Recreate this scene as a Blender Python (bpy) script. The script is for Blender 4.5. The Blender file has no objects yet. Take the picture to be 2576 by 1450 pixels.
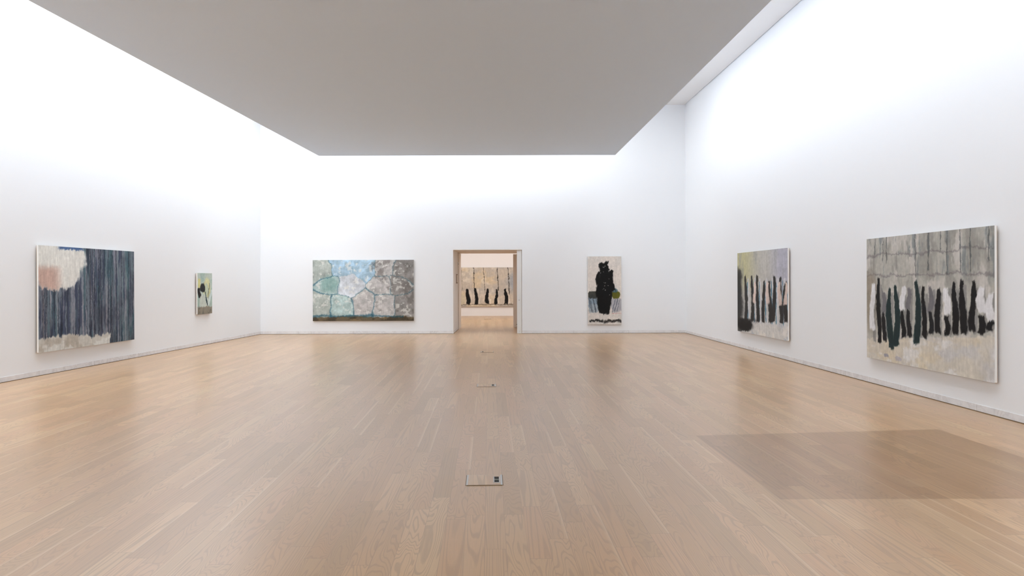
import bpy, math, random
import numpy as np
from mathutils import Matrix, Vector

random.seed(7)
C = bpy.context.scene.collection
F = 1924.0            # focal length in pixels of a 2576 px wide frame
EYE = 1.575
LS, LX = 0.0504, -8.534      # left wall line   X = LX + LS*Y
RS, RX = -0.0303, 5.790      # right wall line  X = RX + RS*Y
YB = 22.5                    # back wall
YP = 25.5                    # end of the passage through the back wall
YN = 33.7                    # far wall of the next room
YF = -4.0                    # wall behind the camera
HC = 6.72                    # upper ceiling
HS = 4.84                    # underside of the suspended ceiling
def lx(y): return LX + LS*y
def rx(y): return RX + RS*y
def slx(y): return -6.048 + LS*y      # suspended ceiling, left edge
def srx(y): return 3.316 + RS*y       # suspended ceiling, right edge

# ------------------------------------------------------------------ mesh help
class MB:
    def __init__(s): s.v=[]; s.f=[]
    def prism(s, poly, z0, z1):
        """poly: list of (x,y) counter-clockwise seen from above"""
        n=len(poly); b=len(s.v)
        s.v += [(x,y,z0) for x,y in poly]+[(x,y,z1) for x,y in poly]
        s.f.append(tuple(b+i for i in reversed(range(n))))
        s.f.append(tuple(b+n+i for i in range(n)))
        for i in range(n):
            j=(i+1)%n
            s.f.append((b+i,b+j,b+n+j,b+n+i))
        return s
    def box(s,x0,x1,y0,y1,z0,z1):
        return s.prism([(x0,y0),(x1,y0),(x1,y1),(x0,y1)],z0,z1)
    def cyl(s,p,axis,r,l,n=20,r2=None):
        r2 = r if r2 is None else r2
        ax=Vector(axis).normalized(); q=ax.to_track_quat('Z','Y'); b=len(s.v); p=Vector(p)
        for k,(rr,h) in enumerate(((r,0),(r2,l))):
            for i in range(n):
                a=2*math.pi*i/n
                s.v.append(tuple(p+q@Vector((rr*math.cos(a),rr*math.sin(a),h))))
        s.f.append(tuple(b+i for i in reversed(range(n)))); s.f.append(tuple(b+n+i for i in range(n)))
        for i in range(n):
            j=(i+1)%n; s.f.append((b+i,b+j,b+n+j,b+n+i))
        return s
    def build(s,name,mat,parent=None,bevel=0.0):
        me=bpy.data.meshes.new(name); me.from_pydata(s.v,[],s.f); me.update()
        o=bpy.data.objects.new(name,me); C.objects.link(o)
        if mat: me.materials.append(mat)
        if parent: o.parent=parent
        if bevel:
            m=o.modifiers.new('bevel','BEVEL'); m.width=bevel; m.segments=2; m.limit_method='ANGLE'
        return o
def tag(o,label=None,cat=None,group=None,kind=None):
    if label: o['label']=label
    if cat: o['category']=cat
    if group: o['group']=group
    if kind: o['kind']=kind
    return o
def struct(o,label=None,cat=None):
    o['kind']='structure'
    if label: o['label']=label
    if cat: o['category']=cat
    return o
def empty(name,loc=(0,0,0),rz=0):
    o=bpy.data.objects.new(name,None); C.objects.link(o); o.location=loc; o.rotation_euler=(0,0,rz)
    o.empty_display_size=.1
    return o

# ------------------------------------------------------------------ materials
def srgb(r,g,b):
    f=lambda c:(c/255/12.92) if c/255<=.04045 else ((c/255+.055)/1.055)**2.4
    return (f(r),f(g),f(b),1)
class NT:
    def __init__(s,name):
        s.m=bpy.data.materials.new(name); s.m.use_nodes=True
        s.t=s.m.node_tree; s.bsdf=s.t.nodes['Principled BSDF']
    def n(s,typ,**kw):
        nd=s.t.nodes.new(typ)
        for k,v in kw.items(): setattr(nd,k,v)
        return nd
    def link(s,a,b): s.t.links.new(a,b)
    def put(s,sock,v):
        if isinstance(v,bpy.types.NodeSocket): s.link(v,sock)
        else: sock.default_value=v
    def math(s,op,a,b=0.0,c=0.0):
        nd=s.n('ShaderNodeMath',operation=op)
        s.put(nd.inputs[0],a); s.put(nd.inputs[1],b)
        if op in('MULTIPLY_ADD','SMOOTH_MIN','WRAP'): s.put(nd.inputs[2],c)
        return nd.outputs[0]
    def vec(s,x,y,z=0.0):
        nd=s.n('ShaderNodeCombineXYZ'); s.put(nd.inputs[0],x); s.put(nd.inputs[1],y); s.put(nd.inputs[2],z)
        return nd.outputs[0]
    def noise(s,v,scale,detail=3,rough=.5,dist=0.0):
        nd=s.n('ShaderNodeTexNoise'); s.put(nd.inputs['Vector'],v)
        nd.inputs['Scale'].default_value=scale; nd.inputs['Detail'].default_value=detail
        nd.inputs['Roughness'].default_value=rough; nd.inputs['Distortion'].default_value=dist
        return nd.outputs['Fac']
    def white(s,x,y):
        nd=s.n('ShaderNodeTexWhiteNoise',noise_dimensions='2D'); s.put(nd.inputs['Vector'],s.vec(x,y))
        return nd.outputs['Value']
    def smooth(s,v,a,b,lo=0.0,hi=1.0):
        nd=s.n('ShaderNodeMapRange',interpolation_type='SMOOTHSTEP'); s.put(nd.inputs[0],v)
        nd.inputs[1].default_value=a; nd.inputs[2].default_value=b
        nd.inputs[3].default_value=lo; nd.inputs[4].default_value=hi
        return nd.outputs[0]
    def mix(s,fac,a,b,mode='MIX'):
        nd=s.n('ShaderNodeMix',data_type='RGBA',blend_type=mode)
        s.put(nd.inputs[0],fac); s.put(nd.inputs[6],a); s.put(nd.inputs[7],b)
        return nd.outputs[2]
    def bump(s,h,strength,dist):
        nd=s.n('ShaderNodeBump'); nd.inputs['Strength'].default_value=strength
        nd.inputs['Distance'].default_value=dist; s.put(nd.inputs['Height'],h)
        s.link(nd.outputs[0],s.bsdf.inputs['Normal'])
    def coord(s): return s.n('ShaderNodeTexCoord').outputs['Object']

def plain(name,col,rough=.6,metal=0.0,vary=0.0,scale=8.0,spec=.5):
    t=NT(name); t.bsdf.inputs['Roughness'].default_value=rough; t.bsdf.inputs['Metallic'].default_value=metal
    t.bsdf.inputs['Specular IOR Level'].default_value=spec
    if vary:
        nz=t.noise(t.coord(),scale,4,.6)
        c2=tuple(max(0,c*(1-vary)) for c in col[:3])+(1,)
        t.link(t.mix(nz,col,c2),t.bsdf.inputs['Base Color'])
    else: t.bsdf.inputs['Base Color'].default_value=col
    return t.m
def plaster(name,col):
    t=NT(name); c=t.coord()
    a=t.noise(c,.35,2,.5); b=t.noise(c,60,3,.6)
    c2=tuple(x*.985 for x in col[:3])+(1,)
    t.link(t.mix(a,col,c2),t.bsdf.inputs['Base Color'])
    t.bsdf.inputs['Roughness'].default_value=.75; t.bsdf.inputs['Specular IOR Level'].default_value=.25
    t.bump(b,.05,.002)
    return t.m
M={}
M['wall']=plaster('white_wall_paint',(.82,.84,.86,1))
M['wall_warm']=plaster('warm_white_wall_paint',(.80,.765,.745,1))
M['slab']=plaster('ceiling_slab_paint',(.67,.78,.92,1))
M['ceil']=plaster('upper_ceiling_paint',(.83,.835,.84,1))
M['tan']=plain('passage_paint',(.84,.78,.72,1),.6,vary=.05,scale=2)
M['reveal']=plain('reveal_paint',(.87,.86,.85,1),.6,vary=.03,scale=2)
M['doorwhite']=plain('door_paint',(.76,.76,.74,1),.45,vary=.03,scale=3)
M['steel']=plain('brushed_steel',(.56,.56,.55,1),.32,1.0,vary=.15,scale=40)
M['brass']=plain('edge_metal',(.23,.16,.09,1),.45,.6,vary=.2,scale=60)
M['dark']=plain('dark_void',(.012,.011,.01,1),.7,vary=.3,scale=60)
M['flap']=plain('grey_cable_flap',(.16,.16,.13,1),.5,vary=.15,scale=60)
M['pine']=plain('stretcher_wood',(.62,.45,.30,1),.6,vary=.3,scale=12)
M['primed']=plain('primed_canvas_edge',(.82,.81,.78,1),.75,vary=.06,scale=30)
M['gap']=plain('cork_joint',(.19,.12,.055,1),.8,vary=.5,scale=9)
M['signpaper']=plain('notice_paper',(.78,.74,.70,1),.7,vary=.03)
M['signframe']=plain('notice_frame',(.22,.12,.07,1),.5,vary=.2)
M['plastic']=plain('white_plastic',(.80,.79,.77,1),.4,vary=.02)
def emit(name,col,st):
    t=NT(name); t.bsdf.inputs['Base Color'].default_value=(.8,.8,.8,1)
    t.bsdf.inputs['Emission Color'].default_value=col; t.bsdf.inputs['Emission Strength'].default_value=st
    return t.m

def marble():
    t=NT('grey_veined_marble'); c=t.coord()
    sep=t.n('ShaderNodeSeparateXYZ'); t.link(c,sep.inputs[0])
    n1=t.noise(c,3.0,6,.65,1.2); n2=t.noise(c,1.1,2,.5)
    v=t.math('ABSOLUTE',t.math('SUBTRACT',n1,.5)); vein=t.smooth(v,0,.05,1,0)
    vein=t.math('MULTIPLY',vein,t.smooth(n2,.4,.65,.15,.8))
    cl=t.mix(t.smooth(t.noise(c,7,4,.6),.35,.7),(.80,.80,.81,1),(.72,.72,.735,1))
    cl=t.mix(t.math('MULTIPLY',vein,.5),cl,(.45,.44,.44,1))
    # slab joints about every 1.6 m along the wall
    s=t.math('ADD',sep.outputs[0],sep.outputs[1])
    fr=t.math('FRACT',t.math('DIVIDE',s,1.62))
    j=t.math('LESS_THAN',fr,.0035)
    cl=t.mix(t.math('MULTIPLY',j,.7),cl,(.25,.23,.21,1))
    # slab to slab tone
    w=t.white(t.math('FLOOR',t.math('DIVIDE',s,1.62)),3.0)
    cl=t.mix(t.math('MULTIPLY',w,.15),cl,(.50,.49,.49,1))
    t.link(cl,t.bsdf.inputs['Base Color']); t.bsdf.inputs['Roughness'].default_value=.35
    return t.m
M['marble']=marble()

def oak(name,patch=True,seed=0.0):
    t=NT(name); c=t.coord()
    sep=t.n('ShaderNodeSeparateXYZ'); t.link(c,sep.inputs[0]); X,Y=sep.outputs[0],sep.outputs[1]
    W=.1275
    u=t.math('MULTIPLY_ADD',Y,.0303,X)
    uu=t.math('DIVIDE',t.math('ADD',u,.029+seed),W)
    row=t.math('FLOOR',uu); fu=t.math('FRACT',uu)
    r1=t.white(row,1.7); r2=t.white(row,9.3)
    L=t.math('MULTIPLY_ADD',r2,1.1,.85)
    vv=t.math('DIVIDE',t.math('MULTIPLY_ADD',r1,7.0,t.math('ADD',Y,40.0)),L)
    cell=t.math('FLOOR',vv); fv=t.math('FRACT',vv)
    a=t.white(row,cell); b=t.white(t.math('ADD',row,31.0),t.math('ADD',cell,7.0)); d=t.white(t.math('ADD',row,77.0),t.math('ADD',cell,-13.0))
    # plank tone
    ramp=t.n('ShaderNodeValToRGB'); t.link(a,ramp.inputs[0])
    e=ramp.color_ramp.elements
    e[0].position=0; e[0].color=(.40,.277,.175,1)
    e[1].position=1; e[1].color=(.525,.385,.255,1)
    for p,cc in ((.12,(.415,.285,.180,1)),(.35,(.45,.312,.198,1)),(.6,(.468,.322,.212,1)),(.82,(.485,.345,.222,1))):
        x=e.new(p); x.color=cc
    hue=t.mix(b,(1.11,.975,.815,1),(1.05,.985,.84,1))
    col=t.mix(1.0,ramp.outputs[0],hue,'MULTIPLY')
    # cathedral growth rings, every plank cut from its own place
    off=t.math('MULTIPLY',b,60.0)
    off2=t.math('MULTIPLY',d,40.0)
    p=t.vec(t.math('ADD',t.math('MULTIPLY',u,5.6),off),t.math('ADD',t.math('MULTIPLY',Y,t.math('MULTIPLY_ADD',t.math('GREATER_THAN',t.white(t.math('ADD',row,5.0),cell),.42),.62,.13)),off2),d)
    n=t.noise(p,1.0,2.0,.45,.35)
    ringf=t.math('MULTIPLY',n,t.math('MULTIPLY_ADD',d,14.0,20.0))
    fr=t.math('SINE',t.math('MULTIPLY',ringf,6.2832))
    ring=t.smooth(fr,.1,1.0)
    amt=t.math('MULTIPLY',ring,t.math('MULTIPLY_ADD',a,.16,.30))
    col=t.mix(amt,col,(.26,.165,.095,1))
    # fine fibre
    fib=t.noise(t.vec(t.math('MULTIPLY',u,260.0),t.math('MULTIPLY',Y,6.0),a),1.0,3,.6)
    col=t.mix(t.smooth(fib,.30,.75,0,.20),col,(.30,.20,.12,1))
    # soft cloudy variation along the boards
    cld=t.noise(t.vec(t.math('MULTIPLY',u,1.7),t.math('MULTIPLY',Y,.6),off),1.0,3,.5)
    col=t.mix(t.smooth(cld,.35,.72,0,.16),col,(.36,.235,.14,1))
    # pale sapwood edge on some boards
    sap=t.math('MULTIPLY',t.math('GREATER_THAN',d,.84),t.smooth(t.math('ADD',fu,t.math('MULTIPLY',t.noise(t.vec(row,Y,a),.8,1),.22)),.86,1.10))
    col=t.mix(t.math('MULTIPLY',sap,.6),col,(.60,.44,.28,1))
    # sparse knots
    vor=t.n('ShaderNodeTexVoronoi'); t.link(t.vec(t.math('MULTIPLY',u,1.9),t.math('MULTIPLY',Y,.75)),vor.inputs['Vector'])
    kn=t.smooth(vor.outputs['Distance'],.01,.075,1,0)
    col=t.mix(t.math('MULTIPLY',kn,.35),col,(.24,.15,.085,1))
    # joints
    du=t.math('MULTIPLY',t.math('MINIMUM',fu,t.math('SUBTRACT',1.0,fu)),W)
    dv=t.math('MULTIPLY',t.math('MINIMUM',fv,t.math('SUBTRACT',1.0,fv)),L)
    ju=t.smooth(du,.0007,.0021,1,0); jv=t.smooth(dv,.0010,.0030,1,0)
    ju=t.math('MULTIPLY',ju,t.math('MULTIPLY_ADD',t.white(row,4.4),.7,.25))
    j=t.math('MAXIMUM',ju,t.math('MULTIPLY',jv,.75))
    col=t.mix(t.math('MULTIPLY',j,.72),col,(.20,.13,.075,1))
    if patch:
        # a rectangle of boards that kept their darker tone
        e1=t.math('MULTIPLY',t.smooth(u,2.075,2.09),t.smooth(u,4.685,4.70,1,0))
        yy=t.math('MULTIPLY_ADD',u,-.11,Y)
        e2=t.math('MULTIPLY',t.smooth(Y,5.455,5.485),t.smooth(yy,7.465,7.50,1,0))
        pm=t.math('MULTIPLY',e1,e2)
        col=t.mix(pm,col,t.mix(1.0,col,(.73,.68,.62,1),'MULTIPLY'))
    t.link(col,t.bsdf.inputs['Base Color'])
    rr=t.math('MULTIPLY_ADD',b,.02,.277)
    t.link(rr,t.bsdf.inputs['Roughness'])
    t.bsdf.inputs['IOR'].default_value=1.6
    return t.m
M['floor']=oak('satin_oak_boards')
M['inlay']=oak('oak_inlay',False,.06)

# ------------------------------------------------------------------ the room
T=.35
NL,NR=-8.6,6.4       # next room
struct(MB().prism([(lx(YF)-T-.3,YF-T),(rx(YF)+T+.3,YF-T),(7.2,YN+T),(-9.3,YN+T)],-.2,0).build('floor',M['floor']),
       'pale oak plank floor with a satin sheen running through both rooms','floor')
struct(MB().prism([(lx(YF),YF),(lx(YB),YB),(lx(YB)-T,YB),(lx(YF)-T,YF)][::1],0,HC+.5).build('wall_left',M['wall']),
       'long white left wall carrying the slate striped canvas','wall')
struct(MB().prism([(rx(YF),YF),(rx(YF)+T,YF),(rx(YB)+T,YB),(rx(YB),YB)],0,HC+.5).build('wall_right',M['wall']),
       'long white right wall carrying two canvases of dark upright strokes','wall')
struct(MB().box(lx(YF)-T,rx(YF)+T,YF-T,YF,0,HC+.5).build('wall_front',M['wall']),
       'plain white wall behind the viewer','wall')
# back wall with the passage opening
DX0,DX1,DZ=-1.743,.292,2.475
wb=MB()
wb.box(lx(YB)-T,DX0,YB,YP,0,HC+.5); wb.box(DX1,rx(YB)+T,YB,YP,0,HC+.5); wb.box(DX0,DX1,YB,YP,DZ,HC+.5)
struct(wb.build('wall_back',M['wall']),'white back wall with the doorway into the next room','wall')
# lining of the passage (reveals; soffit with warm floor bounce put into its colour)
ln=MB()
ln.box(DX0,DX1,YB+.004,YP,DZ-.012,DZ)
struct(ln.build('trim_1',M['tan']),'underside of the doorway passage, coloured tan for the warm floor bounce','trim')
struct(MB().box(DX0,DX0+.012,YB+.004,YB+1.95,0,DZ-.012).build('trim_2',M['reveal']),
       'pale lining on the left side of the doorway passage','trim')
struct(MB().box(DX1-.012,DX1,YB+.12,YP,0,DZ-.012).build('trim_3',M['tan']),
       'tan lining on the right side of the doorway passage','trim')

# doors of the passage
d1=empty('door_1',(DX1-.146,YB+.03,0)); struct(d1,'white sliding door leaf standing just out of its pocket at right of the doorway','door')
MB().box(0,.134,0,.045,0.004,DZ-.014).build('door_leaf',M['doorwhite'],d1,.003)
kb=MB().cyl((.062,0,.985),(0,-1,0),.017,.012,24).cyl((.062,-.012,.985),(0,-1,0),.012,.014,24,.015).build('door_knob',M['steel'],d1); kb['label']='small round metal pull'
MB().cyl((.066,0,.065),(0,-1,0),.008,.006,16).build('floor_bolt',M['steel'],d1)
d2=empty('door_2',(.04,YP-.07,0)); struct(d2,'tan door leaf edge at far right end of the doorway passage','door')
MB().box(0,.238,0,.06,.004,DZ-.04).build('door_leaf',M['tan'],d2,.003)
MB().cyl((.115,0,.10),(0,-1,0),.012,.02,16).build('floor_bolt',M['dark'],d2)
d3=empty('door_3',(DX0,YB+1.96,0)); struct(d3,'tan door leaf folded back along the left side of the passage','door')
MB().box(0.001,.045,0,1.02,.004,DZ-.03).build('door_leaf',M['tan'],d3,.003)

# notice and little box on the left side of the passage
s=empty('notice_board',(DX0+.012,YB+1.22,1.475)); tag(s,'small brown framed notice on the left side of the doorway passage','sign')
MB().box(0,.014,0,.46,0,.29).build('frame',M['signframe'],s,.002)
MB().box(.014,.017,.03,.43,.03,.26).build('paper',M['signpaper'],s)
s=empty('wall_sensor',(DX0+.012,YB+1.72,2.02)); tag(s,'small white box high on left side of the doorway passage','sensor')
MB().box(0,.035,0,.09,0,.13).build('housing',M['plastic'],s,.004)
MB().cyl((.035,.045,.065),(1,0,0),.02,.008,16).build('lens',M['flap'],s)

# next room
struct(MB().box(NL-T,NL,YP,YN,0,4.4).build('wall_next_left',M['wall_warm']),'left wall of the next room','wall')
struct(MB().box(NR,NR+T,YP,YN,0,4.4).build('wall_next_right',M['wall_warm']),'right wall of the next room','wall')
struct(MB().box(NL-T,NR+T,YN,YN+T,0,4.4).build('wall_next_back',M['wall_warm']),'warm white far wall of the next room seen through the doorway','wall')
struct(MB().box(NL-T,NR+T,YP,YN+T,4.4,4.7).build('ceiling_next',M['ceil']),'ceiling of the next room','ceiling')
M['fill_next']=emit('next_room_glow',(.965,.985,1.0,1),1.55)  # glow of an added, unseen ceiling panel lighting the next room
struct(MB().box(-6,4,YP+1.2,YN-1.6,4.37,4.4).build('next_room_fill',M['fill_next']),'added unseen glowing panel that lights the next room','window')

# marble skirting and joint along the floor
BB=.085; BT=.006
def skirt(name,gname,p0,p1,inward,lab):
    (x0,y0),(x1,y1)=p0,p1; ix,iy=inward
    def poly(t): return [(x0,y0),(x1,y1),(x1+ix*t,y1+iy*t),(x0+ix*t,y0+iy*t)]
    def ccw(pl):
        a=sum(pl[i][0]*pl[(i+1)%4][1]-pl[(i+1)%4][0]*pl[i][1] for i in range(4))
        return pl if a>0 else pl[::-1]
    struct(MB().prism(ccw(poly(BT)),.008,BB).build(name,M['marble']),'grey veined marble skirting '+lab,'baseboard')
    struct(MB().prism(ccw(poly(BT+.006)),0,.008).build(gname,M['gap']),'thin brown joint strip '+lab,'trim')
skirt('baseboard_left','trim_4',(lx(YF),YF),(lx(YB),YB),(1,-LS),'along the left wall')
skirt('baseboard_right','trim_5',(rx(YF),YF),(rx(YB),YB),(-1,RS),'along the right wall')
skirt('baseboard_back_left','trim_6',(lx(YB),YB),(DX0,YB),(0,-1),'along the back wall left of the doorway')
skirt('baseboard_back_right','trim_7',(DX1,YB),(rx(YB),YB),(0,-1),'along the back wall right of the doorway')
skirt('baseboard_passage','trim_8',(DX0+.012,YB+.004),(DX0+.012,YB+1.95),(1,0),'inside the left of the doorway passage')

# upper ceiling, with a shadow gap to the right wall
G=.018
struct(MB().prism([(lx(YF),YF),(rx(YF)-G,YF),(rx(YB)-G,YB),(lx(YB),YB)],HC,HC+.12).build('ceiling',M['ceil']),
       'white upper ceiling above the suspended grey slab, seen as a strip by the right wall','ceiling')
struct(MB().prism([(rx(YF)-G,YF),(rx(YF),YF),(rx(YB),YB),(rx(YB)-G,YB)],HC+.05,HC+.12).build('trim_9',M['gap']),
       'shadow gap between right wall and upper ceiling','trim')
# suspended slab
SY0,SY1=-.8,20.0
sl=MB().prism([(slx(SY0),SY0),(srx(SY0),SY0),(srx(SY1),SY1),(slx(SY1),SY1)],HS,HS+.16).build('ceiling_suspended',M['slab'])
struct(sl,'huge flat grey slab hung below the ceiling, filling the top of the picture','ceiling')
for y in (1.0,9.5,18.0):
    for fx in (.2,.8):
        x=slx(y)*(1-fx)+srx(y)*fx
        MB().cyl((x,y,HS+.15),(0,0,1),.06,HC-HS-.15,16).build('hanger_post',M['ceil'],sl)

# daylight: glazed laylights in the upper ceiling around and above the slab
def lay(name,mat,poly,lab):
    struct(MB().prism(poly,HC-.03,HC).build(name,mat),lab,'window')
S_L,S_B,S_R,S_F=3.5,2.85,3.3,2.9
M['sky_l']=emit('laylight_left',(.95,.985,1.02,1),S_L)
M['sky_b']=emit('laylight_back',(.95,.985,1.02,1),S_B)
M['sky_r']=emit('laylight_right',(.95,.985,1.02,1),S_R)
M['sky_f']=emit('laylight_front',(.95,.985,1.02,1),S_F)
lay('window_1',M['sky_l'],[(lx(-3.6)+.15,-3.6),(slx(-3.6)-.1,-3.6),(slx(21)-.1,21),(lx(21)+.15,21)],'glowing laylight strip above the left wall')
lay('window_2',M['sky_b'],[(slx(21)+.1,20.4),(srx(21)-.1,20.4),(srx(22)-.1,22.2),(slx(22)+.1,22.2)],'glowing laylight strip above the back wall')
lay('window_3',M['sky_r'],[(srx(-1)-.3,-1),(rx(-1)-1.35,-1),(rx(19.5)-1.35,19.5),(srx(19.5)-.3,19.5)],'glowing laylight strip above the right wall')
lay('window_4',M['sky_f'],[(slx(-3.6),-3.6),(rx(-3.6)-.4,-3.6),(rx(-1.1)-.4,-1.1),(slx(-1.1),-1.1)],'glowing laylight strip above the viewer')

# added glow strip, unseen above the slab, to brighten ceiling and right wall
M['slab_fill']=emit('slab_fill_glow',(.96,.985,1.02,1),1.0)
tr=MB()
def _tr(y): return srx(y)-.12
ya,yb=0.0,19.6
b0=len(tr.v)
for y in (ya,yb):
    x=_tr(y)
    tr.v+=[(x-.22,y,HS+.17),(x,y,HS+.17),(x,y,HS+.20),(x-.22,y,HS+.36)]
tr.f+=[(0,1,2,3),(7,6,5,4),(0,4,5,1),(1,5,6,2),(2,6,7,3),(3,7,4,0)]
tl=tr.build('slab_fill_strip',M['slab_fill'],sl); tl['label']='added unseen glowing strip on top of the slab, brightening ceiling and right wall'

# ------------------------------------------------------------------ floor sockets
RZ=math.atan(.0303)
def socket(x0,y0,label,right=True):
    w,dp=.280,.305
    r=empty('floor_socket_box',(x0,y0,0),RZ)
    tag(r,label,'floor socket','flush floor socket boxes in a line down the middle of the oak floor')
    fr=MB()
    fr.box(0,.014,0,dp,0,.004); fr.box(w-.014,w,0,dp,0,.004)
    fr.box(.014,w-.014,dp-.004,dp,0,.003)
    fr.build('frame',M['steel'],r)
    e=MB().box(.002,w-.002,-.007,0,0,.004).build('front_edge',M['brass'],r); e['label']='dark brass front edge'
    MB().box(-.006,0,-.004,dp,0,.002).build('side_joint',M['brass'],r)
    MB().box(w,w+.006,-.004,dp,0,.002).build('side_joint',M['brass'],r)
    hx0,hx1=(w-.062,w-.026) if right else (.026,.062)
    hy0,hy1=.075,.245
    pl=MB()
    a0,a1=.014,w-.014
    pl.box(a0,hx0,0,dp-.004,0,.0035); pl.box(hx1,a1,0,dp-.004,0,.0035)
    pl.box(hx0,hx1,0,hy0,0,.0035); pl.box(hx0,hx1,hy1,dp-.004,0,.0035)
    pl.build('oak_lid',M['inlay'],r)
    st=MB()
    st.box(hx0-.008,hx0,hy0-.008,hy1+.008,.0035,.0045); st.box(hx1,hx1+.008,hy0-.008,hy1+.008,.0035,.0045)
    st.box(hx0-.008,hx1+.008,hy0-.012,hy0,.0035,.0045); st.box(hx0-.008,hx1+.008,hy1,hy1+.008,.0035,.0045)
    st.build('outlet_rim',M['steel'],r)
    o=MB().box(hx0,hx1,hy0,hy1,0,.001).build('cable_outlet',M['dark'],r)
    MB().box(hx0,hx1,hy0+.065,hy0+.105,.001,.003).build('cable_flap',M['flap'],o)
    return r
socket(-.357,5.86,'steel and oak floor socket box nearest the viewer, cable outlet at its right')
socket(-.520,11.27,'second floor socket box from the viewer, middle of the oak floor')
socket(-.686,16.62,'third floor socket box from the viewer, nearest the doorway, outlet at its left',False)
socket(-1.115,30.8,'tiny floor socket box in the next room below its long canvas')

# ------------------------------------------------------------------ paintings
rng=np.random.default_rng(11)
def up(a,H,W):
    h,w=a.shape
    y=np.linspace(0,h-1,H); x=np.linspace(0,w-1,W)
    y0=np.clip(np.floor(y).astype(int),0,h-2); x0=np.clip(np.floor(x).astype(int),0,w-2)
    fy=(y-y0)[:,None]; fx=(x-x0)[None,:]
    fy=fy*fy*(3-2*fy); fx=fx*fx*(3-2*fx)
    a00=a[y0][:,x0]; a01=a[y0][:,x0+1]; a10=a[y0+1][:,x0]; a11=a[y0+1][:,x0+1]
    return (a00*(1-fx)+a01*fx)*(1-fy)+(a10*(1-fx)+a11*fx)*fy
def nz(H,W,gy,gx,oct=4):
    out=np.zeros((H,W)); amp=1; tot=0
    for i in range(oct):
        out+=amp*up(rng.random((max(2,int(gy*2**i)+1),max(2,int(gx*2**i)+1))),H,W); tot+=amp; amp*=.55
    return out/tot
def ss(x,a,b):
    t=np.clip((x-a)/(b-a),0,1); return t*t*(3-2*t)
def col(*c): return np.array(c,float)/255
class Paint:
    def __init__(s,W,H,base,asp):
        s.W,s.H=W,H; s.im=np.ones((H,W,3))*col(*base)
        s.x,s.y=np.meshgrid(np.linspace(0,1,W),np.linspace(0,1,H))   # y=0 at the top
        s.asp=asp
    def lay(s,c,m):
        m=np.clip(m,0,1)[...,None]; c=col(*c) if len(c)==3 else c
        s.im=s.im*(1-m)+c*m
    def cloud(s,c,gy,gx,lo,hi,k=1,mask=1.0): s.lay(c,ss(nz(s.H,s.W,gy,gx),lo,hi)*k*mask)
    def rect(s,c,x0,y0,x1,y1,soft=.012,k=1,wob=.02,g=8):
        wx=(nz(s.H,s.W,g,g)-.5)*wob*2; wy=(nz(s.H,s.W,g,g)-.5)*wob*2*s.asp
        m=ss(s.x+wx,x0-soft,x0+soft)*(1-ss(s.x+wx,x1-soft,x1+soft))
        sy=soft*s.asp
        m*=ss(s.y+wy,y0-sy,y0+sy)*(1-ss(s.y+wy,y1-sy,y1+sy)); s.lay(c,m*k); return m
    def stroke(s,c,x,y0,y1,w,lean=0,k=1,dry=.25,taper=.3):
        t=np.clip((s.y-y0)/(y1-y0),0,1)
        ph=rng.random()*6
        cx=x+lean*(t-.5)+.35*w*np.sin(t*5+ph)
        n=nz(s.H,s.W,10,60)
        ww=w*(1-taper*(1-t)**3)*(.85+.3*up(rng.random((9,2)),s.H,s.W))
        d=np.abs(s.x-cx)/ww
        m=1-ss(d+(n-.5)*dry*2,.75,1.15)
        e=(nz(s.H,s.W,3,40)-.5)*.05
        m*=ss(s.y+e,y0-.006,y0+.012)*(1-ss(s.y+e,y1-.012,y1+.01))
        s.lay(c,m*k)
    def blob(s,c,cx,cy,rx,ry,k=1,wob=.35,soft=.15):
        n=nz(s.H,s.W,7,7)
        d=np.sqrt(((s.x-cx)/rx)**2+((s.y-cy)/ry)**2)+(n-.5)*2*wob
        s.lay(c,(1-ss(d,1-soft,1+soft))*k)
    def brush(s,amp=1.5,lum=.055,vert=2.0):
        """ragged edges and bristle marks"""
        H,W=s.H,s.W
        dx=(nz(H,W,H/9,W/4,2)-.5)*2*amp*1.6; dy=(nz(H,W,H/5,W/4,2)-.5)*2*amp*vert
        yy,xx=np.mgrid[0:H,0:W]
        s.im=s.im[np.clip(yy+dy,0,H-1).astype(int),np.clip(xx+dx,0,W-1).astype(int)]
        n=nz(H,W,H/14,W/3,3)-.5; m=nz(H,W,H/5,W/6,3)-.5
        d=s.im.mean(2,keepdims=True)
        s.im=s.im*(1+(n+m)[...,None]*lum*2)
        return s
    def hatch(s,a,vert=True,f=90):
        n=nz(s.H,s.W,5,f,3) if vert else nz(s.H,s.W,f,5,3)
        s.im*=(1+(n-.5)[...,None]*a)

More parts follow.
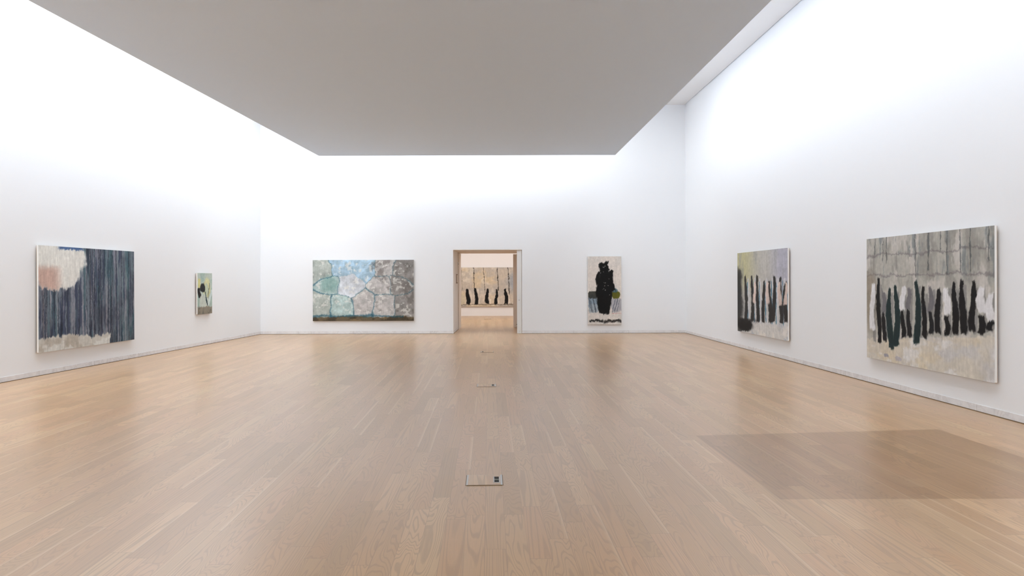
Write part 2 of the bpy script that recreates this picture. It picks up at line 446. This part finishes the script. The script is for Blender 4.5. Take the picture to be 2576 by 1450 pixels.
def p_slate():
    p=Paint(380,232,(104,114,126),1.65)
    n=nz(232,380,3,60,3); m=nz(232,380,2,26,3); l=nz(232,380,2,90,2)
    p.lay((58,66,88),ss(n,.45,.62)*.85); p.lay((62,96,104),ss(m,.48,.66)*.8*(.5+.5*p.x))
    p.lay((148,146,156),ss(l,.54,.72)*.7); p.lay((34,40,56),ss(nz(232,380,1,70,2),.58,.72)*.8*(1-.5*p.x))
    p.lay((112,132,136),ss(nz(232,380,2,40,2),.5,.7)*.55*ss(p.x,.6,.85))
    p.lay((40,44,58),ss(nz(232,380,3,8),.5,.75)*.45)
    for i in range(26): p.stroke((30,34,46),rng.random(),-.1,1.1,.0035,0,.6,.1)
    for i in range(14): p.stroke((158,152,158),rng.random(),rng.random()*.7,1.1,.003,0,.5,.3)
    # pale washes in the upper left corner and along the foot
    w=(nz(232,380,6,9)-.5)*.14+(nz(232,380,2,40)-.5)*.10
    c1=1-ss(((p.x-.13)/.33)**2+((p.y-.1)/.33)**2+w*4,.8,1.0)
    p.lay((222,222,216),c1); p.lay((196,168,156),c1*ss(p.y,.16,.24)*(1-ss(p.x,.12,.24)))
    p.lay((62,92,140),c1*(1-ss(p.y,.015,.035))*ss(p.x,.16,.2)*.9)
    c2=ss(p.y+w*.6-.04*p.x,.855,.875)*(1-ss(p.x+w,.70,.74))
    p.lay((196,194,186),c2); p.lay((168,160,148),c2*ss(nz(232,380,5,6),.45,.6)*.7); p.lay((216,218,214),c2*ss(nz(232,380,8,7),.52,.62)*.7)
    p.hatch(.12)
    return p
def p_green():
    p=Paint(150,190,(182,194,184),.8)
    p.cloud((150,176,168),3,3,.4,.7,.8)
    p.rect((208,204,140),.04,.14,.20,.36,.03)
    p.blob((206,206,160),.62,.36,.24,.25,1,.3,.2); p.blob((176,190,176),.60,.42,.15,.16,.7)
    p.blob((34,36,36),.34,.36,.17,.11,1,.3); p.stroke((28,28,30),.12,.36,.60,.12,.02)
    p.blob((192,200,190),.46,.70,.34,.17,1,.4); p.stroke((30,50,56),.58,.42,.80,.035,.22)
    p.stroke((200,214,212),.86,.40,.78,.06,-.2); p.stroke((40,50,48),.76,.24,.62,.02,-.1,.8)
    p.rect((132,122,106),-.1,.82,1.1,1.1,.02,.9,.05); p.cloud((90,88,84),10,8,.55,.7,.6,ss(p.y,.78,.84))
    p.hatch(.1); return p
def p_blocks():
    W,H=380,232; p=Paint(W,H,(170,196,212),1.65)
    # loosely packed rounded cells: grey, white and sea green over pale blue
    cells=[]; 
    for j,(yc,n,o) in enumerate(((.14,5,.02),(.42,4,.10),(.73,5,.04))):
        for i in range(n):
            cells.append(((i+.5)/n+o*(-1)**i*.4+(rng.random()-.5)*.04,yc+(rng.random()-.5)*.07,j))
    wx=(nz(H,W,6,8)-.5)*.05; wy=(nz(H,W,6,8)-.5)*.06
    D=[]
    for (cx,cy,j) in cells:
        D.append((np.abs((p.x+wx-cx)*1.55)**3.2+np.abs((p.y+wy-cy)*1.0)**3.2)**(1/3.2))
    D=np.array(D); idx=D.argmin(0); D2=np.sort(D,0); edge=D2[1]-D2[0]
    tone=np.zeros((H,W,3))
    for k,(cx,cy,j) in enumerate(cells):
        if j==0 and .24<cx<.56: c=col(166,194,212)
        elif j==1 and .30<cx<.52: c=col(206,212,218)
        elif cx<.14: c=col(168,176,170)
        elif cx<.30: c=col(170,190,188)
        elif cx<.5: c=col(216,218,212)
        elif cx<.84: c=col(184,182,180)
        else: c=col(138,135,132)
        tone[idx==k]=c
    n=nz(H,W,12,18,5)
    p.im=tone*(1+(n-.5)[...,None]*.42)
    p.lay((104,98,94),ss(nz(H,W,9,12,5),.56,.70)*.5*ss(p.x,.5,.6)); p.lay((226,226,220),ss(nz(H,W,22,30,3),.62,.72)*.6)
    p.blob((124,160,154),.16,.40,.08,.14,.7,.3,.4)
    sky=((idx==1)|(idx==2)|(idx==6))*1.0
    p.lay((70,122,142),(1-ss(edge,.004,.028))*.6*(1-.55*ss(p.x,.5,.8))*(1-.8*sky))
    p.lay((44,62,72),(1-ss(edge,.001,.009))*.45*(1-sky))
    p.rect((104,92,72),-.1,.925,1.1,1.1,.008,1,.02); p.cloud((66,58,46),14,10,.5,.65,.8,ss(p.y,.925,.94))
    p.cloud((140,118,84),10,16,.6,.7,.6,ss(p.y,.925,.94)); p.rect((36,84,104),-.1,.905,.9,.93,.008,.7,.02)
    return p
def p_beige():
    p=Paint(300,175,(188,176,162),1.7)
    p.cloud((206,186,156),4,5,.45,.65,.8); p.cloud((176,168,160),5,6,.5,.7,.7); p.cloud((216,206,190),6,8,.55,.7,.6)
    p.blob((150,154,160),.96,.35,.10,.25,.8,.3,.5); p.blob((186,180,150),.14,.8,.10,.14,.6,.4,.4)
    for x,a,y1,w in ((.17,.35,.6,.004),(.35,.85,.68,.0055),(.50,.75,.66,.004),(.70,.85,.70,.006),(.86,.8,.7,.006)):
        p.stroke((48,44,40),x,-.1,y1,w,.02,a,.15)
    p.rect((206,192,176),-.1,.70,1.1,.93,.02,.35,.03)
    p.rect((96,84,70),-.1,.945,1.1,.965,.01,.85,.015)
    # a row of upright black dabs
    for x,y0,w in ((.26,.54,.034),(.38,.52,.029),(.545,.55,.031),(.68,.55,.027),(.82,.54,.030)):
        p.stroke((224,214,200),x+.012,y0+.03,.92,w*1.2,.004,.6,.2)
        p.stroke((14,13,13),x,y0,.94,w*.9,.012*(rng.random()-.5),1,.12,.55)
    p.hatch(.06); return p
def p_black():
    p=Paint(150,300,(216,208,200),.5)
    p.cloud((202,198,192),4,3,.45,.7,.7)
    p.blob((128,144,156),.14,.66,.20,.10,1,.5); p.blob((150,160,168),.17,.76,.17,.07,.9,.4)
    p.blob((50,52,48),.16,.56,.18,.055,.9,.4); p.blob((168,166,170),.86,.70,.18,.12,1,.4)
    p.blob((92,92,30),.84,.565,.13,.05,1,.3); p.blob((60,90,104),.80,.50,.08,.03,.8)
    for i in range(6): p.stroke((70,78,88),.04+rng.random()*.25,.6,.82,.012,.1,.7,.3)
    for i in range(5): p.stroke((90,96,108),.72+rng.random()*.25,.62,.82,.010,-.1,.7,.3)
    # one broad upright black mass laid down in overlapping strokes
    for x,y0,y1,w,l in ((.42,.16,.60,.14,-.02),(.56,.12,.62,.13,.02),(.47,.09,.34,.12,0),(.40,.40,.84,.10,.03),(.60,.38,.85,.095,-.05),(.50,.40,.80,.10,0),(.56,.07,.2,.07,0),(.70,.20,.50,.085,.02),(.31,.22,.42,.07,-.05)):
        p.stroke((12,12,13),x,y0,y1,w,l,1,.12,.35)
    for i in range(16):
        p.blob((200,200,196),.35+rng.random()*.35,.1+rng.random()*.5,.010,.004,.7)
    p.rect((16,15,15),.06,.925,.44,.955,.03,.95,.06); p.rect((20,18,17),.46,.93,.98,.965,.03,.85,.06)
    p.rect((196,120,124),.70,.832,1.1,.838,.004,.8,.01)
    p.im[:, :2]=col(222,216,208)
    return p
def p_strokes_yellow():
    W,H=260,240; p=Paint(W,H,(186,184,178),1.65)
    p.lay((190,186,138),(1-ss(p.x,.1,.55))*.8*(1-ss(p.y,.3,.6))); p.lay((176,176,190),ss(p.x,.6,.9)*.9*(1-ss(p.y,.35,.6)))
    p.cloud((150,150,150),3,12,.5,.7,.5)
    p.rect((206,204,200),-.1,.80,1.1,1.1,.01,.95,.03); p.cloud((170,178,188),6,7,.5,.65,.8,ss(p.y,.8,.86)); p.cloud((226,220,212),8,6,.55,.68,.8,ss(p.y,.8,.86))
    p.rect((36,36,36),-.1,.22,.10,.97,.04,.9,.05)
    xs=[.19,.33,.44,.56,.68,.76,.88,.96]
    for x in xs:
        p.stroke((204,204,206),x+.062,.32,.86,.026,.01,.8,.25); p.stroke((70,118,140),x+.038,.36,.84,.010,.01,.85,.2)
    for i,x in enumerate(xs):
        y0=.10+.10*rng.random()+.08*i/8; y1=.86-.008*i
        p.stroke((47,45,44),x,y0+.14,y1,.034,.01*(rng.random()-.5),1,.14,.5)
    for x in (.38,.64,.86,.97): p.stroke((222,202,192),x,.36,.62,.030,.0,.9,.2)
    p.blob((14,13,13),.17,.90,.17,.075,1,.4,.25); p.rect((40,38,38),-.1,.83,.45,.86,.02,.7,.04)
    p.hatch(.08); return p
def p_strokes_grey():
    W,H=380,250; p=Paint(W,H,(176,174,166),1.65)
    p.cloud((146,144,138),4,14,.45,.66,.8,1-ss(p.y,.3,.5)); p.cloud((198,194,188),5,18,.5,.66,.8); p.cloud((120,128,130),4,30,.58,.72,.7,1-ss(p.y,.25,.4))
    for i in range(12): p.stroke((84,88,90),rng.random(),-.1,.12+.2*rng.random(),.004,0,.7,.3)
    for y in (.135,.30): p.rect((92,86,92),-.1,y,1.1,y+.008,.006,.7,.02,12)
    p.blob((136,124,108),.04,.52,.07,.22,.7,.4,.4)
    gr=ss(p.y+.14*p.x+(nz(H,W,6,8)-.5)*.03,.835,.85)
    p.lay((204,198,186),gr); p.lay((186,190,202),gr*ss(nz(H,W,5,5),.45,.65)*.4); p.lay((214,196,160),gr*ss(nz(H,W,7,4),.5,.64)*.35); p.lay((222,222,222),gr*ss(nz(H,W,9,7),.58,.7)*.7)
    n=17
    for i in range(n):
        x=.06+.91*i/(n-1)+(rng.random()-.5)*.016; top=.25+.09*rng.random()-.01*i/n; bot=.86-.012*i+(rng.random()-.5)*.03
        r=rng.random()
        p.stroke((112,112,112),x+.020,top+.12,bot,.014,0,.6,.3)
        if i in (0,5,11,15,16):
            p.stroke((216,216,218),x,top+.12,top+(.5 if i==0 else .30),.026,0,1,.12,.4); 
            if i: p.stroke((18,18,20),x,top+.30,bot,.021,0,1,.12)
        elif i in (3,4,7): p.stroke((26,44,46),x,top+.08,bot+.05,.027,.006,1,.15,.6)
        elif i in (2,6,9): p.stroke((112,110,114),x,top+.10,top+.28,.022,0,1,.15,.5); p.stroke((24,24,27),x,top+.28,bot,.019,0,1,.15)
        else: p.stroke((19,18,20),x,top+.08,bot,.022,0,1,.15,.6)
    p.blob((120,124,150),.19,.95,.02,.015,.6); p.blob((150,150,176),.30,.96,.03,.018,.5)
    p.hatch(.08); return p

def paint_mat():
    t=NT('oil_paint'); a=t.n('ShaderNodeAttribute'); a.attribute_name='paint'
    c=t.coord(); n=t.noise(c,70,3,.6); w=t.noise(c,900,1,.5)
    t.link(t.mix(t.math('MULTIPLY',n,.015),a.outputs['Color'],(.5,.5,.5,1)),t.bsdf.inputs['Base Color'])
    t.bsdf.inputs['Roughness'].default_value=.6; t.bsdf.inputs['Specular IOR Level'].default_value=.14
    t.bump(t.math('MULTIPLY_ADD',w,.2,n),.12,.003)
    return t.m
M['paint']=paint_mat()
def painting(name,label,p,w,h,loc,rz,group=None,thick=.034,gap=.024):
    """origin at the bottom left of the picture on the wall plane; local x along the wall, local -y out of it"""
    r=empty(name,loc,rz); tag(r,label,'painting',group)
    p.brush()
    W,H=p.W,p.H
    xs=np.linspace(0,w,W); zs=np.linspace(h,0,H)
    gx,gz=np.meshgrid(xs,zs)
    yf=-(gap+thick)
    co=np.stack([gx,np.full_like(gx,yf-.0008),gz],-1).reshape(-1,3)
    ii=np.arange(W*H).reshape(H,W)
    q=np.stack([ii[1:,:-1],ii[1:,1:],ii[:-1,1:],ii[:-1,:-1]],-1).reshape(-1,4)
    # close it to a thin sheet
    me=bpy.data.meshes.new('canvas'); me.from_pydata(co.tolist(),[],q.tolist()); me.update()
    im=np.clip(p.im,0,1); lin=np.where(im<=.04045,im/12.92,((im+.055)/1.055)**2.4)
    at=me.color_attributes.new('paint','FLOAT_COLOR','POINT')
    at.data.foreach_set('color',np.concatenate([lin.reshape(-1,3),np.ones((W*H,1))],1).astype(np.float32).ravel())
    me.materials.append(M['paint'])
    o=bpy.data.objects.new('canvas',me); C.objects.link(o); o.parent=r
    sm=o.modifiers.new('sheet','SOLIDIFY'); sm.thickness=.0008; sm.offset=-1
    e=MB().box(0,w,yf,-gap-.006,.006,h).build('canvas_edge',M['primed'],r,.002); e['label']='white primed canvas turned over the sides'
    st=MB()
    b=.05
    st.box(.004,w-.004,-gap-.006,-gap,h-b,h-.004); st.box(.004,w-.004,-gap-.006,-gap,.004,b)
    st.box(.004,b,-gap-.006,-gap,b,h-b); st.box(w-b,w-.004,-gap-.006,-gap,b,h-b)
    st.box(.001,w-.001,yf+.002,-gap-.006,0,.006)
    s_=st.build('stretcher',M['pine'],r); s_['label']='bare pine stretcher bars showing below and behind'
    for fx in (.15,.85):
        MB().box(w*fx-.04,w*fx+.04,-gap,0,h-.12,h-.05).build('wall_bracket',M['steel'],r)
    return r
Z0=.388; HP=1.79
def on_left(y0,y1):   # picture's left end is the near end
    L=(y1-y0)*math.sqrt(1+LS*LS); return (lx(y0),y0),math.atan2(y1-y0,lx(y1)-lx(y0)),L
def on_right(y0,y1):  # left end is the far end (y1)
    L=(y1-y0)*math.sqrt(1+RS*RS); return (rx(y1),y1),math.atan2(y0-y1,rx(y0)-rx(y1)),L
(a,b),rz,L=on_left(12.66,15.57)
painting('painting','broad slate and teal canvas of vertical streaks on left wall, pale at upper left',p_slate(),L,HP,(a,b,Z0),rz)
(a,b),rz,L=on_left(18.36,19.15)
painting('painting','smallest canvas, pale green with black marks, alone near the left corner',p_green(),L,1.0,(a,b,.767),rz)
painting('painting','pale blue and grey canvas with rounded patches, left of the doorway',p_blocks(),2.965,HP,(-5.847,YB,Z0),0)
painting('painting','narrow upright cream canvas with tall black form, right of the doorway',p_black(),.985,2.0,(2.223,YB,.262),0)
(a,b),rz,L=on_right(14.67,17.63)
painting('painting','yellowish grey canvas of dark upright strokes, farther one on right wall',p_strokes_yellow(),L,HP,(a,b,Z0),rz)
(a,b),rz,L=on_right(8.67,11.60)
painting('painting','largest looking grey canvas crowded with black and white upright strokes, nearest on right wall',p_strokes_grey(),L,HP,(a,b,Z0),rz)
painting('painting','beige canvas with row of black marks, in the next room seen through the doorway',p_beige(),2.98,1.72,(-2.72,YN,.415),0)

# ------------------------------------------------------------------ camera, world, view
cd=bpy.data.cameras.new('camera'); cam=bpy.data.objects.new('camera',cd); C.objects.link(cam)
cd.sensor_width=36; cd.sensor_fit='HORIZONTAL'; cd.lens=36*F/2576
cd.shift_y=-20/2576; cd.clip_end=200
cam.matrix_world=Matrix.Translation((0,0,EYE))@Matrix.Rotation(math.pi/2,4,'X')@Matrix.Rotation(-.003,4,'Z')
sc=bpy.context.scene; sc.camera=cam
w=bpy.data.worlds.new('world'); sc.world=w; w.use_nodes=True
w.node_tree.nodes['Background'].inputs[0].default_value=(.7,.8,1,1); w.node_tree.nodes['Background'].inputs[1].default_value=.5
vs=sc.view_settings; vs.view_transform='Standard'; vs.look='None'; vs.gamma=1; vs.use_curve_mapping=False
vs.exposure=0.57
sc.cycles.max_bounces=12; sc.cycles.diffuse_bounces=8
